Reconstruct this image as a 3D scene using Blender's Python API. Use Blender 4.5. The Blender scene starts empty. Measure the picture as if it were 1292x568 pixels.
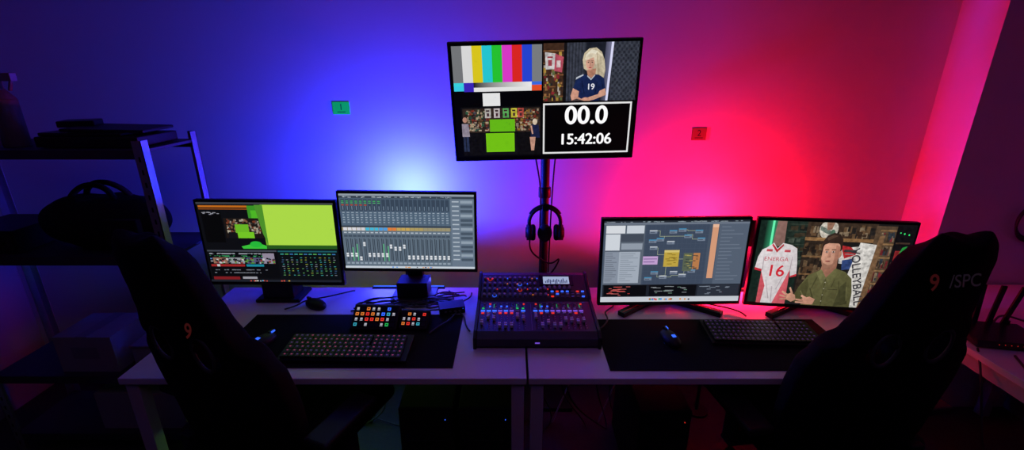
import bpy, bmesh, math, random
from mathutils import Matrix, Vector, Euler
random.seed(7)
scene=bpy.context.scene
col=scene.collection
try:
    scene.view_settings.view_transform='Standard'
    scene.view_settings.look='None'
except Exception: pass
R=math.radians
def lin(c):
    r=[]
    for v in c[:3]:
        v=v/255.0
        r.append(v/12.92 if v<=.04045 else ((v+.055)/1.055)**2.4)
    return tuple(r)
# ------------------------------------------------ materials
def mat(name,c,rough=.5,metal=0,emit=None,es=0,noise=.0,nscale=30,bump=0,spec=.5):
    m=bpy.data.materials.new(name); m.use_nodes=True
    nt=m.node_tree; b=nt.nodes['Principled BSDF']
    b.inputs['Base Color'].default_value=(*c,1)
    b.inputs['Roughness'].default_value=rough
    b.inputs['Metallic'].default_value=metal
    b.inputs['Specular IOR Level'].default_value=spec
    if emit:
        b.inputs['Emission Color'].default_value=(*emit,1); b.inputs['Emission Strength'].default_value=es
    if noise or bump:
        tc=nt.nodes.new('ShaderNodeTexCoord')
        n=nt.nodes.new('ShaderNodeTexNoise'); n.inputs['Scale'].default_value=nscale; n.inputs['Detail'].default_value=5
        nt.links.new(tc.outputs['Object'],n.inputs['Vector'])
        if noise:
            mx=nt.nodes.new('ShaderNodeMix'); mx.data_type='RGBA'
            mx.inputs['A'].default_value=(*[v*(1-noise) for v in c],1)
            mx.inputs['B'].default_value=(*[min(1,v*(1+noise)) for v in c],1)
            nt.links.new(n.outputs['Fac'],mx.inputs['Factor'])
            nt.links.new(mx.outputs['Result'],b.inputs['Base Color'])
        if bump:
            bp=nt.nodes.new('ShaderNodeBump'); bp.inputs['Strength'].default_value=bump; bp.inputs['Distance'].default_value=.002
            nt.links.new(n.outputs['Fac'],bp.inputs['Height'])
            nt.links.new(bp.outputs['Normal'],b.inputs['Normal'])
    return m
def emis(name,c,s=1):
    return mat(name,(0.01,0.01,0.01),.4,emit=lin(c),es=s)
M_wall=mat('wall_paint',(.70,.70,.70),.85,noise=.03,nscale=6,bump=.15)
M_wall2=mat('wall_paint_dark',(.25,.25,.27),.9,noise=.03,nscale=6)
M_ceil=mat('ceiling_paint',(.16,.16,.17),.9,noise=.02)
M_floor=mat('floor_carpet',(.035,.04,.027),.9,noise=.35,nscale=60,bump=.4)
M_desk=mat('desk_laminate',(.66,.66,.68),.35,noise=.03,nscale=20)
M_leg=mat('desk_steel_white',(.5,.5,.52),.4)
M_blk=mat('black_plastic',(.009,.009,.010),.5,noise=.2,spec=.3)
M_blk2=mat('black_gloss',(.008,.008,.009),.25,spec=.4)
M_dark=mat('dark_metal',(.02,.02,.022),.4,metal=.5,noise=.2)
M_cable=mat('cable_rubber',(.02,.02,.022),.5)
M_cons=mat('console_panel',(.04,.04,.048),.38,metal=.4,noise=.15)
M_cap=mat('fader_cap',(.72,.72,.76),.35)
M_knob=mat('knob_grey',(.30,.30,.33),.4)
M_mat=mat('mat_cloth',(.006,.006,.007),.9,noise=.3,nscale=300,bump=.3,spec=.15)
M_lea=mat('chair_fabric',(.003,.003,.004),.85,noise=.3,nscale=120,bump=.4,spec=.12)
M_pipe=mat('chair_piping',(.035,.035,.045),.6)
M_steel=mat('galvanised_steel',(.5,.5,.55),.4,metal=.9,noise=.15)
M_shelf=mat('shelf_board',(.03,.03,.04),.55,noise=.2)
M_key=mat('key_plastic',(.012,.012,.014),.5)
M_grey=mat('grey_plastic',(.18,.18,.2),.5,noise=.1)
M_white=mat('white_plastic',(.5,.5,.5),.5,noise=.05)
M_card=mat('carton',(.26,.26,.28),.8,noise=.1)
M_bottle=mat('bottle_plastic',(.12,.11,.12),.4,noise=.1)
M_bag=mat('bag_nylon',(.006,.006,.008),.85,noise=.3,nscale=80,bump=.4,spec=.2)
M_green=mat('note_green_self_lit',(.01,.7,.03),.8,noise=.03,emit=(0.0,.22,.03),es=1)  # emission added so the paper reads green under the blue lamp
M_brown=mat('note_red_lit',(.24,.15,.04),.8,noise=.03)  # same green paper, its tint under the red lamp put into the colour
M_ink=mat('note_ink',(.01,.015,.01),.8)
M_red=mat('red_trim',(.6,.02,.02),.4)
E_red=emis('led_red',(245,55,40),.85); E_blue=emis('led_blue',(50,100,255),1.3); E_grn=emis('led_green',(40,200,90),.75)
E_org=emis('led_orange',(235,130,50),.8); E_wht=emis('led_white',(200,200,212),.7); E_cyan=emis('led_cyan',(60,180,205),.75)
E_pur=emis('led_purple',(120,80,215),.85); E_leg=emis('key_legend',(190,70,130),.38); E_leg2=emis('key_legend_dim',(110,60,160),.3)
# ------------------------------------------------ mesh builder
class MB:
    def __init__(s,*mats): s.bm=bmesh.new(); s.mats=list(mats)
    def mi(s,m):
        if m not in s.mats: s.mats.append(m)
        return s.mats.index(m)
    def _fin(s,vs,m,smooth=False):
        i=s.mi(m)
        for f in {f for v in vs for f in v.link_faces}:
            f.material_index=i; f.smooth=smooth
    def box(s,c,d,m,rot=(0,0,0),T=None):
        M=Matrix.Translation(c)@Euler(rot).to_matrix().to_4x4()@Matrix.Diagonal((*d,1))
        if T: M=T@M
        s._fin(bmesh.ops.create_cube(s.bm,size=1,matrix=M)['verts'],m)
    def cyl(s,c,r,h,m,rot=(0,0,0),r2=None,seg=20,T=None):
        M=Matrix.Translation(c)@Euler(rot).to_matrix().to_4x4()
        if T: M=T@M
        vs=bmesh.ops.create_cone(s.bm,cap_ends=True,segments=seg,radius1=r,radius2=r if r2 is None else r2,depth=h,matrix=M)['verts']
        s._fin(vs,m)
        for f in {f for v in vs for f in v.link_faces}:
            if len(f.verts)==4: f.smooth=True
    def sph(s,c,d,m,rot=(0,0,0),T=None,seg=20):
        M=Matrix.Translation(c)@Euler(rot).to_matrix().to_4x4()@Matrix.Diagonal((*d,1))
        if T: M=T@M
        s._fin(bmesh.ops.create_uvsphere(s.bm,u_segments=seg,v_segments=seg//2+2,radius=.5,matrix=M)['verts'],m,True)
    def tor(s,c,R_,r,m,rot=(0,0,0),a0=0,a1=2*math.pi,n=32,k=10,T=None):
        M=Matrix.Translation(c)@Euler(rot).to_matrix().to_4x4()
        if T: M=T@M
        full=abs(a1-a0-2*math.pi)<1e-4; rings=[]
        for i in range(n if full else n+1):
            a=a0+(a1-a0)*i/n; ring=[]
            for j in range(k):
                b=2*math.pi*j/k
                ring.append(s.bm.verts.new(M@Vector(((R_+r*math.cos(b))*math.cos(a),(R_+r*math.cos(b))*math.sin(a),r*math.sin(b)))))
            rings.append(ring)
        i_=s.mi(m); L=len(rings)
        for i in range(L if full else L-1):
            for j in range(k):
                f=s.bm.faces.new((rings[i][j],rings[(i+1)%L][j],rings[(i+1)%L][(j+1)%k],rings[i][(j+1)%k])); f.material_index=i_; f.smooth=True
    def prism(s,prof,x0,x1,m):   # profile (y,z) extruded in x
        A=[s.bm.verts.new((x0,y,z)) for y,z in prof]; B=[s.bm.verts.new((x1,y,z)) for y,z in prof]
        i_=s.mi(m); fs=[s.bm.faces.new(A),s.bm.faces.new(B[::-1])]; n=len(prof)
        for i in range(n): fs.append(s.bm.faces.new((A[i],B[i],B[(i+1)%n],A[(i+1)%n])))
        for f in fs: f.material_index=i_
    def obj(s,name,parent=None,loc=(0,0,0),rot=(0,0,0),bevel=0,sub=0,seg=2):
        bmesh.ops.recalc_face_normals(s.bm,faces=s.bm.faces)
        me=bpy.data.meshes.new(name); s.bm.to_mesh(me); s.bm.free()
        for m in s.mats: me.materials.append(m)
        o=bpy.data.objects.new(name,me); col.objects.link(o)
        o.location=loc; o.rotation_euler=rot
        if parent: o.parent=parent
        if bevel:
            b=o.modifiers.new('bevel','BEVEL'); b.width=bevel; b.segments=seg; b.limit_method='ANGLE'
        if sub:
            q=o.modifiers.new('sub','SUBSURF'); q.levels=sub; q.render_levels=sub
        return o
def empty(name,loc=(0,0,0),rz=0):
    e=bpy.data.objects.new(name,None); col.objects.link(e); e.location=loc; e.rotation_euler=(0,0,rz); e.empty_display_size=.1
    return e
def text(s,parent,loc,size,m,name='label',rot=(math.pi/2,0,0),off=0,align='CENTER',ext=0):
    cu=bpy.data.curves.new(name,'FONT'); cu.body=s; cu.size=size; cu.align_x=align; cu.align_y='CENTER'; cu.offset=off; cu.extrude=ext
    cu.materials.append(m)
    o=bpy.data.objects.new(name,cu); col.objects.link(o); o.location=loc; o.rotation_euler=rot
    if parent: o.parent=parent
    return o
def tube(name,paths,r,m,parent=None):
    cu=bpy.data.curves.new(name,'CURVE'); cu.dimensions='3D'; cu.bevel_depth=r; cu.bevel_resolution=2; cu.resolution_u=8
    for p in paths:
        sp=cu.splines.new('NURBS'); sp.points.add(len(p)-1)
        for i,q in enumerate(p): sp.points[i].co=(*q,1)
        sp.use_endpoint_u=True; sp.order_u=min(4,len(p))
    cu.materials.append(m)
    o=bpy.data.objects.new(name,cu); col.objects.link(o)
    if parent: o.parent=parent
    return o
# ------------------------------------------------ screens
M_scr=bpy.data.materials.new('screen_image'); M_scr.use_nodes=True
nt=M_scr.node_tree; b=nt.nodes['Principled BSDF']
at=nt.nodes.new('ShaderNodeAttribute'); at.attribute_name='Col'
# footage detail: fine procedural variation, amount stored in the colour alpha
tc=nt.nodes.new('ShaderNodeTexCoord'); nz=nt.nodes.new('ShaderNodeTexNoise'); nz.inputs['Scale'].default_value=70; nz.inputs['Detail'].default_value=6
nt.links.new(tc.outputs['Object'],nz.inputs['Vector'])
mr=nt.nodes.new('ShaderNodeMapRange'); mr.inputs['From Min'].default_value=.3; mr.inputs['From Max'].default_value=.7; mr.inputs['To Min'].default_value=.45; mr.inputs['To Max'].default_value=1.4
nt.links.new(nz.outputs['Fac'],mr.inputs['Value'])
ml=nt.nodes.new('ShaderNodeVectorMath'); ml.operation='SCALE'
nt.links.new(at.outputs['Color'],ml.inputs[0]); nt.links.new(mr.outputs['Result'],ml.inputs['Scale'])
mx_=nt.nodes.new('ShaderNodeMix'); mx_.data_type='RGBA'
nt.links.new(at.outputs['Alpha'],mx_.inputs['Factor']); nt.links.new(at.outputs['Color'],mx_.inputs['A']); nt.links.new(ml.outputs['Vector'],mx_.inputs['B'])
nt.links.new(mx_.outputs['Result'],b.inputs['Emission Color']); b.inputs['Emission Strength'].default_value=.9
b.inputs['Base Color'].default_value=(.004,.004,.004,1); b.inputs['Roughness'].default_value=.35; b.inputs['Specular IOR Level'].default_value=.2
class Canvas:
    def __init__(s,W,H): s.W=W; s.H=H; s.p=[]; s.t=[]; s.n=0; s.g=0
    def poly(s,pts,c,gr=None): s.p.append((pts,c,s.n,s.g,gr))
    def grad(s,pts,c0,c1): s.p.append((pts,c0,s.n,0,c1))   # left c0 to right c1
    def rect(s,x0,y0,x1,y1,c): s.poly([(x0,y0),(x1,y0),(x1,y1),(x0,y1)],c)
    def ell(s,cx,cy,rx,ry,c,n=20,rot=0):
        s.poly([(cx+rx*math.cos(a)*math.cos(rot)-ry*math.sin(a)*math.sin(rot),cy+rx*math.cos(a)*math.sin(rot)+ry*math.sin(a)*math.cos(rot)) for a in [2*math.pi*i/n for i in range(n)]],c)
    def line(s,x0,y0,x1,y1,w,c):
        d=Vector((x1-x0,y1-y0)); L=d.length or 1; n=Vector((-d.y,d.x))/L*w/2
        s.poly([(x0+n.x,y0+n.y),(x1+n.x,y1+n.y),(x1-n.x,y1-n.y),(x0-n.x,y0-n.y)],c)
    def frame(s,x0,y0,x1,y1,w,c):
        s.rect(x0,y0,x1,y0+w,c); s.rect(x0,y1-w,x1,y1,c); s.rect(x0,y0,x0+w,y1,c); s.rect(x1-w,y0,x1,y1,c)
    def clutter(s,x0,y0,x1,y1,n,pal,w=(2,6),h=(2,6)):
        for i in range(n):
            x=random.uniform(x0,x1-w[0]); y=random.uniform(y0,y1-h[0])
            s.rect(x,y,min(x1,x+random.uniform(*w)),min(y1,y+random.uniform(*h)),random.choice(pal))
    def txt(s,body,x,y,size,c,bold=0,rot=0): s.t.append((body,x,y,size,c,bold,rot))
    def build(s,parent,w,h,loc):
        bm=bmesh.new(); cl=bm.loops.layers.float_color.new('Col'); sx=w/s.W; sy=h/s.H
        for k,(pts,c,nn,g,gr) in enumerate(s.p):
            P=[(min(max(x,0),s.W),min(max(y,0),s.H)) for x,y in pts]
            vs=[bm.verts.new((x*sx-w/2,-k*1e-5,h/2-y*sy)) for x,y in P]
            try: f=bm.faces.new(vs)
            except Exception: continue
            L=lin(c); L1=lin(gr) if gr else None
            xs_=[p[0] for p in P]; ys_=[p[1] for p in P]; wx=max(xs_)-min(xs_) or 1; wy=max(ys_)-min(ys_) or 1
            for l,p in zip(f.loops,P):
                if L1:
                    t=(p[0]-min(xs_))/wx; q=[a*(1-t)+b_*t for a,b_ in zip(L,L1)]
                else:
                    k_=1+g*(.5-.55*(p[0]-min(xs_))/wx-.45*(p[1]-min(ys_))/wy); q=[a*k_ for a in L]
                l[cl]=(*q,nn)
        me=bpy.data.meshes.new('screen'); bm.to_mesh(me); bm.free(); me.materials.append(M_scr)
        o=bpy.data.objects.new('screen',me); col.objects.link(o); o.parent=parent; o.location=loc
        for body,x,y,size,c,bold,rot in s.t:
            em=emis('screen_text',c,1)
            for q in ((0,0),) if not bold else ((-bold,0),(bold,0),(0,bold*.6),(0,-bold*.6),(0,0)):
                text(body,o,((x+q[0])*sx-w/2,-(len(s.p)+3)*1e-5-.0002-.00001*abs(q[0]+2*q[1]),h/2-(y+q[1])*sy),size*sy,em,'screen_text',rot=(math.pi/2,rot,0))
        return o
def tv_canvas():
    c=Canvas(240,140); c.rect(0,0,240,140,(4,4,7))
    for i,k in enumerate([(120,122,125),(225,225,225),(225,205,30),(40,205,215),(40,200,50),(225,60,205),(225,40,35),(40,70,215),(125,128,132)]):
        c.rect(1+12.8*i,1,1+12.8*(i+1),44,k)
    c.rect(1,44,14,48,(60,220,230)); c.rect(14,44,27,48,(225,220,230)); c.rect(1,48,14,54,(240,190,40));c.rect(14,44,27,55,(60,40,190))
    c.grad([(27,44),(103,44),(103,50),(27,50)],(20,20,20),(245,245,245))
    c.rect(27,50,103,55,(235,235,235)); c.rect(103,44,116,48,(60,110,230)); c.rect(103,48,116,55,(235,80,40))
    c.rect(27,55,116,56,(20,20,22)); c.rect(1,48,14,54,(60,210,235))
    c.rect(38,57,61,73,(238,238,238))
    c.n=.8
    c.rect(8,74,116,138,(16,15,18)); c.rect(10,76,114,107,(52,40,34))
    c.clutter(14,77,46,105,110,[(120,90,60),(160,140,120),(130,50,40),(60,60,70),(180,160,130),(40,80,60)],(1.5,4),(1.5,4))
    c.clutter(78,77,112,105,110,[(120,90,60),(160,140,120),(130,50,40),(60,60,70),(180,160,130),(150,110,50)],(1.5,4),(1.5,4))
    for y in (84,92,100): c.rect(12,y,114,y+.8,(30,22,18))
    for x,k in [(40,(190,185,180)),(52,(200,190,190)),(64,(90,170,90)),(75,(200,190,60)),(84,(190,80,70))]:
        c.rect(x,76,x+8,88,k); c.rect(x+1.5,78,x+6,80,(60,40,40)); c.rect(x+2.5,82,x+5.5,86,(70,40,50))
    c.n=0
    c.rect(46,90,80,107,(104,190,25)); c.rect(40,106,84,109,(12,12,14)); c.rect(38,109,82,136,(18,19,22)); c.rect(40,108,79,133,(130,210,25)); c.rect(41,109,78,132,(118,200,22))
    c.n=.5
    c.ell(12.5,90,3,3.5,(190,140,120)); c.poly([(8,95),(17,95),(18,112),(8,112)],(150,140,155)); c.rect(9,112,12,132,(40,50,80)); c.rect(13,112,16.5,132,(40,50,80))
    c.ell(107,94,3.2,4,(225,205,180)); c.poly([(102,98),(112,98),(114,115),(101,115)],(30,35,70)); c.poly([(100,114),(108,114),(106,132),(102,132)],(200,150,130)); c.line(102,99,104,110,2,(210,160,140))
    c.n=.7
    c.rect(118,0,239,70,(36,38,46)); c.rect(118,0,146,70,(66,44,32))
    for y in (8,22,36,50,62): c.rect(118,y,144,y+1.6,(130,86,52))
    c.clutter(118,10,143,68,90,[(150,104,62),(180,170,160),(130,40,46),(90,100,60),(40,35,40),(170,136,60),(60,44,36)],(1.5,4),(2,6))
    c.poly([(120,10),(134,12),(132,30),(121,30)],(210,205,205)); c.poly([(133,12),(144,16),(142,34),(132,32)],(185,80,98))
    c.rect(123,15,130,17,(150,60,70)); c.rect(124,19,129,26,(160,70,80)); c.rect(135,20,140,28,(220,200,200))
    c.rect(144,0,148,70,(20,18,20)); c.rect(148,0,172,70,(46,50,60))
    for i in range(6): c.grad([(148+i*4,0),(152+i*4,0),(152+i*4,70),(148+i*4,70)],(66,70,84),(38,41,50))
    c.rect(172,0,206,70,(30,33,44)); c.rect(206,0,239,70,(62,66,78))
    for i in range(11):
        for j in range(20):
            if (i+j)%2: c.rect(207+i*3,j*3.5,209.8+i*3,j*3.5+3.2,(42,45,56))
    c.n=0; c.poly([(204,0),(207,0),(203,70),(200,70)],(225,225,255)); c.grad([(197,0),(204,0),(200,70),(193,70)],(34,36,50),(120,120,150))
    # woman
    c.n=.45; c.g=.35
    c.poly([(168,20),(170,12),(176,7),(185,6),(192,11),(196,20),(198,32),(196,44),(190,48),(184,40),(176,34),(170,30)],(196,182,154))
    c.poly([(186,10),(193,14),(197,30),(195,44),(191,46),(190,28)],(222,210,182)); c.poly([(172,14),(179,8),(187,10),(183,16),(172,20)],(232,224,202))
    for i in range(7): c.line(186+i*1.4,12+i,189+i*1.1,44,.5,(170,152,120))
    c.poly([(174,32),(186,30),(185,41),(176,41)],(180,128,104)); c.ell(178,23.5,5.6,8.6,(214,162,140)); c.poly([(171,18),(178,12),(186,14),(187,30),(184,24),(182,17),(172,21)],(220,206,180))
    c.ell(175.6,22.8,1,.6,(50,40,40)); c.ell(180.6,22.8,1,.6,(50,40,40)); c.rect(174.3,20.8,177,21.3,(120,90,70)); c.rect(179.3,20.8,182,21.3,(120,90,70)); c.poly([(177.6,23),(178.4,23),(179,26.5),(177,26.5)],(196,138,118)); c.ell(178,29,2,.8,(170,76,78))
    c.poly([(161,40),(170,36.5),(175,38),(180,42),(185,37),(190,37.5),(197,42),(199,54),(192,58),(192,70),(165,70),(165,58),(157,54)],(24,38,80))
    c.poly([(157,53),(165,57),(164,64),(172,68),(170,70),(156,70),(154,62)],(205,150,128)); c.poly([(192,57),(199,54),(201,62),(184,68),(176,69),(176,65),(190,61)],(212,158,135))
    c.poly([(161,40),(170,36.5),(170,38),(160,43)],(190,195,205)); c.poly([(175,38),(180,42),(185,37),(185,38.6),(180,44),(175,39.6)],(190,195,205)); c.ell(174,68,6,3.4,(204,148,126)); c.poly([(150,70),(162,66),(176,70)],(70,60,62))
    for a in ((168,44,172,60),(188,46,186,62),(194,44,196,54)): c.line(*a,.8,(14,22,50))
    c.txt('19',180,52,10,(225,225,232),.2)
    c.n=0; c.g=0
    c.rect(116,69,239,139,(3,3,4)); c.frame(118,71,236,137,2.2,(235,235,235))
    c.txt('00.0',176,88,32,(250,250,250),.9); c.txt('15:42:06',176,118.5,20,(250,250,250),.55)
    return c
def m1_canvas():
    c=Canvas(180,105); c.rect(0,0,180,105,(14,15,20))
    c.rect(0,0,180,2.5,(60,62,70)); c.rect(2,4,70,6.5,(200,110,30)); c.rect(2,8,70,9,(170,90,30)); c.rect(66,4,78,20,(60,150,40)); c.rect(70,10,82,22,(80,190,40))
    c.rect(4,12,30,52,(8,8,10)); c.clutter(4,12,28,16,10,[(150,150,160)],(2,6),(.8,1.2)); 
    c.rect(32,20,82,46,(30,24,22)); c.n=.8; c.clutter(34,21,80,40,110,[(130,95,70),(160,150,130),(120,60,40),(60,60,60),(180,170,150)],(1.5,3.5),(1.5,3.5)); c.n=0
    c.rect(46,28,64,39,(110,190,40)); c.rect(48,38,70,46,(120,205,40)); c.rect(36,38,46,46,(20,20,25))
    c.rect(84,2.5,179,57,(120,175,45)); c.rect(87,3,179,55,(178,226,75)); c.poly([(76,3),(87,3),(87,55),(82,40)],(80,150,45))
    c.rect(84,55,179,60,(40,90,30)); 
    c.poly([(50,57),(72,52),(84,56),(84,60),(52,60)],(60,200,60)); c.ell(70,54,8,4,(40,190,60))
    c.rect(2,62,96,100,(10,11,15)); c.rect(2,62,96,64,(70,75,85))
    for r in range(4): c.rect(4,66+r*3.4,88,67.6+r*3.4,[(150,155,165),(60,160,100),(90,130,190),(150,150,155)][r])
    c.clutter(4,65,90,78,90,[(10,11,15)],(2,6),(1,3)); c.rect(8,72,28,80,(150,110,90)); c.rect(30,72,52,80,(150,155,160)); c.rect(54,72,74,80,(90,84,120)); c.rect(76,66,92,80,(150,140,160))
    c.clutter(8,72,92,80,90,[(140,60,60),(60,70,80),(90,150,60),(200,200,200),(20,20,26),(30,30,36)],(1.5,4),(1.5,3)); c.rect(4,81,50,84,(160,40,40)); c.rect(12,81,16,84,(205,205,205)); c.rect(52,81,76,84,(30,140,160))
    for y in (88,92): c.clutter(6,y,80,y+1.2,22,[(120,125,135)],(1,4),(.8,1.2))
    c.rect(4,98,40,102,(130,30,35)); c.rect(44,98,64,101,(160,160,170))
    c.rect(98,62,178,100,(12,16,20)); c.rect(98,62,178,64,(30,90,100))
    for i in range(12):
        x=101+i*6.4; c.rect(x,66,x+4.6,67.4,[(60,160,150),(90,170,90),(60,120,180)][i%3])
        for j in range(9):
            if random.random()<.85: c.rect(x+random.uniform(0,1.5),71+j*3,x+random.uniform(2.5,4),71.9+j*3,random.choice([(60,150,150),(90,150,90),(140,150,60),(60,90,130),(120,125,135)]))
    c.rect(0,102,180,105,(30,34,44)); c.clutter(40,102.6,110,104.4,14,[(90,190,230),(230,180,60),(200,200,210),(220,80,60)],(1.5,2.4),(1.2,1.6))
    return c
def m2_canvas():
    c=Canvas(178,100); c.rect(0,0,178,100,(92,108,124)); c.rect(0,0,178,2.6,(150,162,176)); c.rect(0,2.6,178,5.5,(58,68,82))
    c.clutter(2,3,150,5,50,[(180,190,200),(120,135,150)],(1,5),(.8,1.2))
    c.rect(0,5.5,146,42,(78,96,116))
    for i in range(24):
        x=2+i*6; c.rect(x,7,x+4.8,22,(58,72,90)); c.rect(x,24,x+4.8,41,(88,108,128))
        if i<9: c.rect(x+.6,9,x+4,10.2,(70,180,100)); c.rect(x+.6,11.4,x+4,12.4,(90,190,120))
        if i<6: c.rect(x+.6,14,x+4,15.2,(200,90,60)) 
        for j in range(5): c.rect(x+.8,24+j*3.2,x+random.uniform(2.5,4.4),25+j*3.2,(165,180,195))
        c.rect(x+1.8,16,x+2.8,21,(120,140,160))
    c.rect(0,42,178,43.4,(40,48,60)); c.rect(0,44,146,48.5,(150,138,100))
    for i in range(24): c.rect(2+i*6,44.2,7.2+i*6,48.2,[(225,225,232),(215,215,222),(70,190,225),(80,160,230),(235,130,60),(205,170,90),(180,160,100)][min(6,int(i/2.4))] if i<18 else (160,152,120))
    c.rect(0,48.5,146,96,(98,114,130))
    for i in range(24):
        x=2+i*6; c.rect(x,49.6,x+5,53,(110,125,140)); c.rect(x,54,x+5,57,(70,84,100)); c.rect(x+.4,50.3,x+4.2,51.6,(190,200,210))
        c.rect(x+2.1,59,x+2.9,90,(30,36,46)); c.rect(x+4,60,x+5,90,(52,64,78))
        if i in (1,2,8,9): c.rect(x+4,random.uniform(66,74),x+5,90,(80,200,120))
        yk=random.choice([64,67,70,78,82,84,84]) if i in (10,11,12,13,3,4) else 79
        if i>13: yk=82
        c.rect(x+.9,yk,x+4.1,yk+5.4,(228,232,238)); c.rect(x+.9,yk+2.4,x+4.1,yk+3,(90,100,110)); c.rect(x+.5,92,x+4.6,94.4,(150,165,180))
    c.rect(147,5.5,178,97,(108,124,142))
    for j in range(14): c.rect(149,8+j*6,158,9.6+j*6,(180,192,204)); c.rect(160,7.4+j*6,176,11+j*6,(74,88,104) if j%3 else (150,165,180))
    c.rect(0,97,178,100,(205,215,225)); c.clutter(60,97.6,120,99.4,14,[(60,140,230),(230,150,60),(60,60,70),(220,70,60)],(1.6,2.4),(1.2,1.6))
    return c
def m3_canvas():
    c=Canvas(190,108); c.rect(0,0,190,108,(74,86,104)); c.rect(0,0,190,2.4,(38,42,52)); c.rect(0,2.4,190,5,(112,122,138))
    c.clutter(2,.6,180,2,40,[(150,160,170)],(1,5),(.6,1)); 
    c.rect(2,5,54,100,(96,106,120)); c.rect(3,6,28,16,(222,226,232)); c.rect(30,6,53,16,(205,212,222)); c.rect(3,17,22,38,(214,220,228)); c.rect(23,17,53,27,(70,78,92))
    c.rect(24,29,52,37,(150,160,174)); c.rect(3,40,50,82,(168,178,192)); c.rect(3,40,22,82,(140,150,166))
    for j in range(14): c.rect(4,42+j*2.8,random.uniform(12,20),43+j*2.8,(110,118,132)); c.rect(24,42+j*2.8,random.uniform(32,48),43+j*2.8,(140,150,164))
    c.rect(55,5,138,84,(64,76,96))
    for i in range(14): c.line(56+i*6,5,56+i*6,84,.25,(74,86,106))
    for i in range(13): c.line(55,6+i*6,138,6+i*6,.25,(74,86,106))
    L=[((60,13),(88,20)),((72,23),(88,20)),((88,20),(110,20)),((110,18),(124,24)),((64,35),(82,44)),((92,60),(80,72)),((102,50),(108,50)),((66,68),(84,74)),((104,70),(118,66)),((84,74),(104,72)),((98,12),(122,13))]
    for a,b_ in L: c.line(a[0],a[1],(a[0]+b_[0])/2,a[1],.5,(170,180,150)); c.line((a[0]+b_[0])/2,a[1],(a[0]+b_[0])/2,b_[1],.5,(170,180,150)); c.line((a[0]+b_[0])/2,b_[1],b_[0],b_[1],.5,(170,180,150))
    N=[(60,12),(70,22),(62,33),(86,12),(98,10),(106,18),(120,12),(124,22),(66,66),(78,72),(92,66),(104,70),(116,64),(58,74),(84,26),(60,24)]
    for x,y in N: c.rect(x,y,x+10,y+4.4,(120,132,152)); c.rect(x,y,x+10,y+1.4,(72,140,180) if random.random()<.5 else (190,196,206)); c.rect(x+1,y+2.4,x+7,y+3.2,(60,70,88))
    c.rect(54,46,74,57,(200,165,215)); c.rect(55,49,73,50,(120,90,150)); c.rect(55,53,70,54,(120,90,150))
    c.rect(82,38,102,60,(196,168,70)); c.rect(82,38,102,41,(220,200,120)); c.clutter(84,42,100,58,16,[(140,115,40)],(3,7),(.8,1))
    c.rect(108,42,120,66,(92,102,84)); c.rect(121,42,130,64,(190,128,80)); c.clutter(109,44,128,64,20,[(50,60,60),(170,160,90)],(3,7),(.8,1))
    c.rect(142,5,150,76,(220,160,126)); c.rect(142,5,150,9,(240,190,160)); c.rect(151,5,189,84,(88,100,118))
    for j in range(16): c.rect(154,8+j*4.6,random.uniform(166,184),9.0+j*4.6,(112,124,142))
    c.rect(2,84,190,101,(30,34,44)); c.rect(4,85,62,100,(12,12,16)); c.clutter(6,86,40,99,16,[(190,60,60),(200,100,96)],(3,12),(.7,.9))
    c.rect(66,85,130,100,(14,15,20)); c.clutter(68,86,118,99,16,[(110,140,124),(140,145,150)],(3,12),(.7,.9)); c.rect(132,85,188,100,(44,50,62)); c.clutter(134,86,180,99,12,[(130,140,155)],(3,9),(.7,.9))
    c.rect(0,101,190,108,(205,210,218)); c.clutter(60,103,130,106,16,[(60,140,230),(230,150,60),(60,60,70),(220,70,60),(60,170,90)],(2,3),(2,2.6))
    return c
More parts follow.
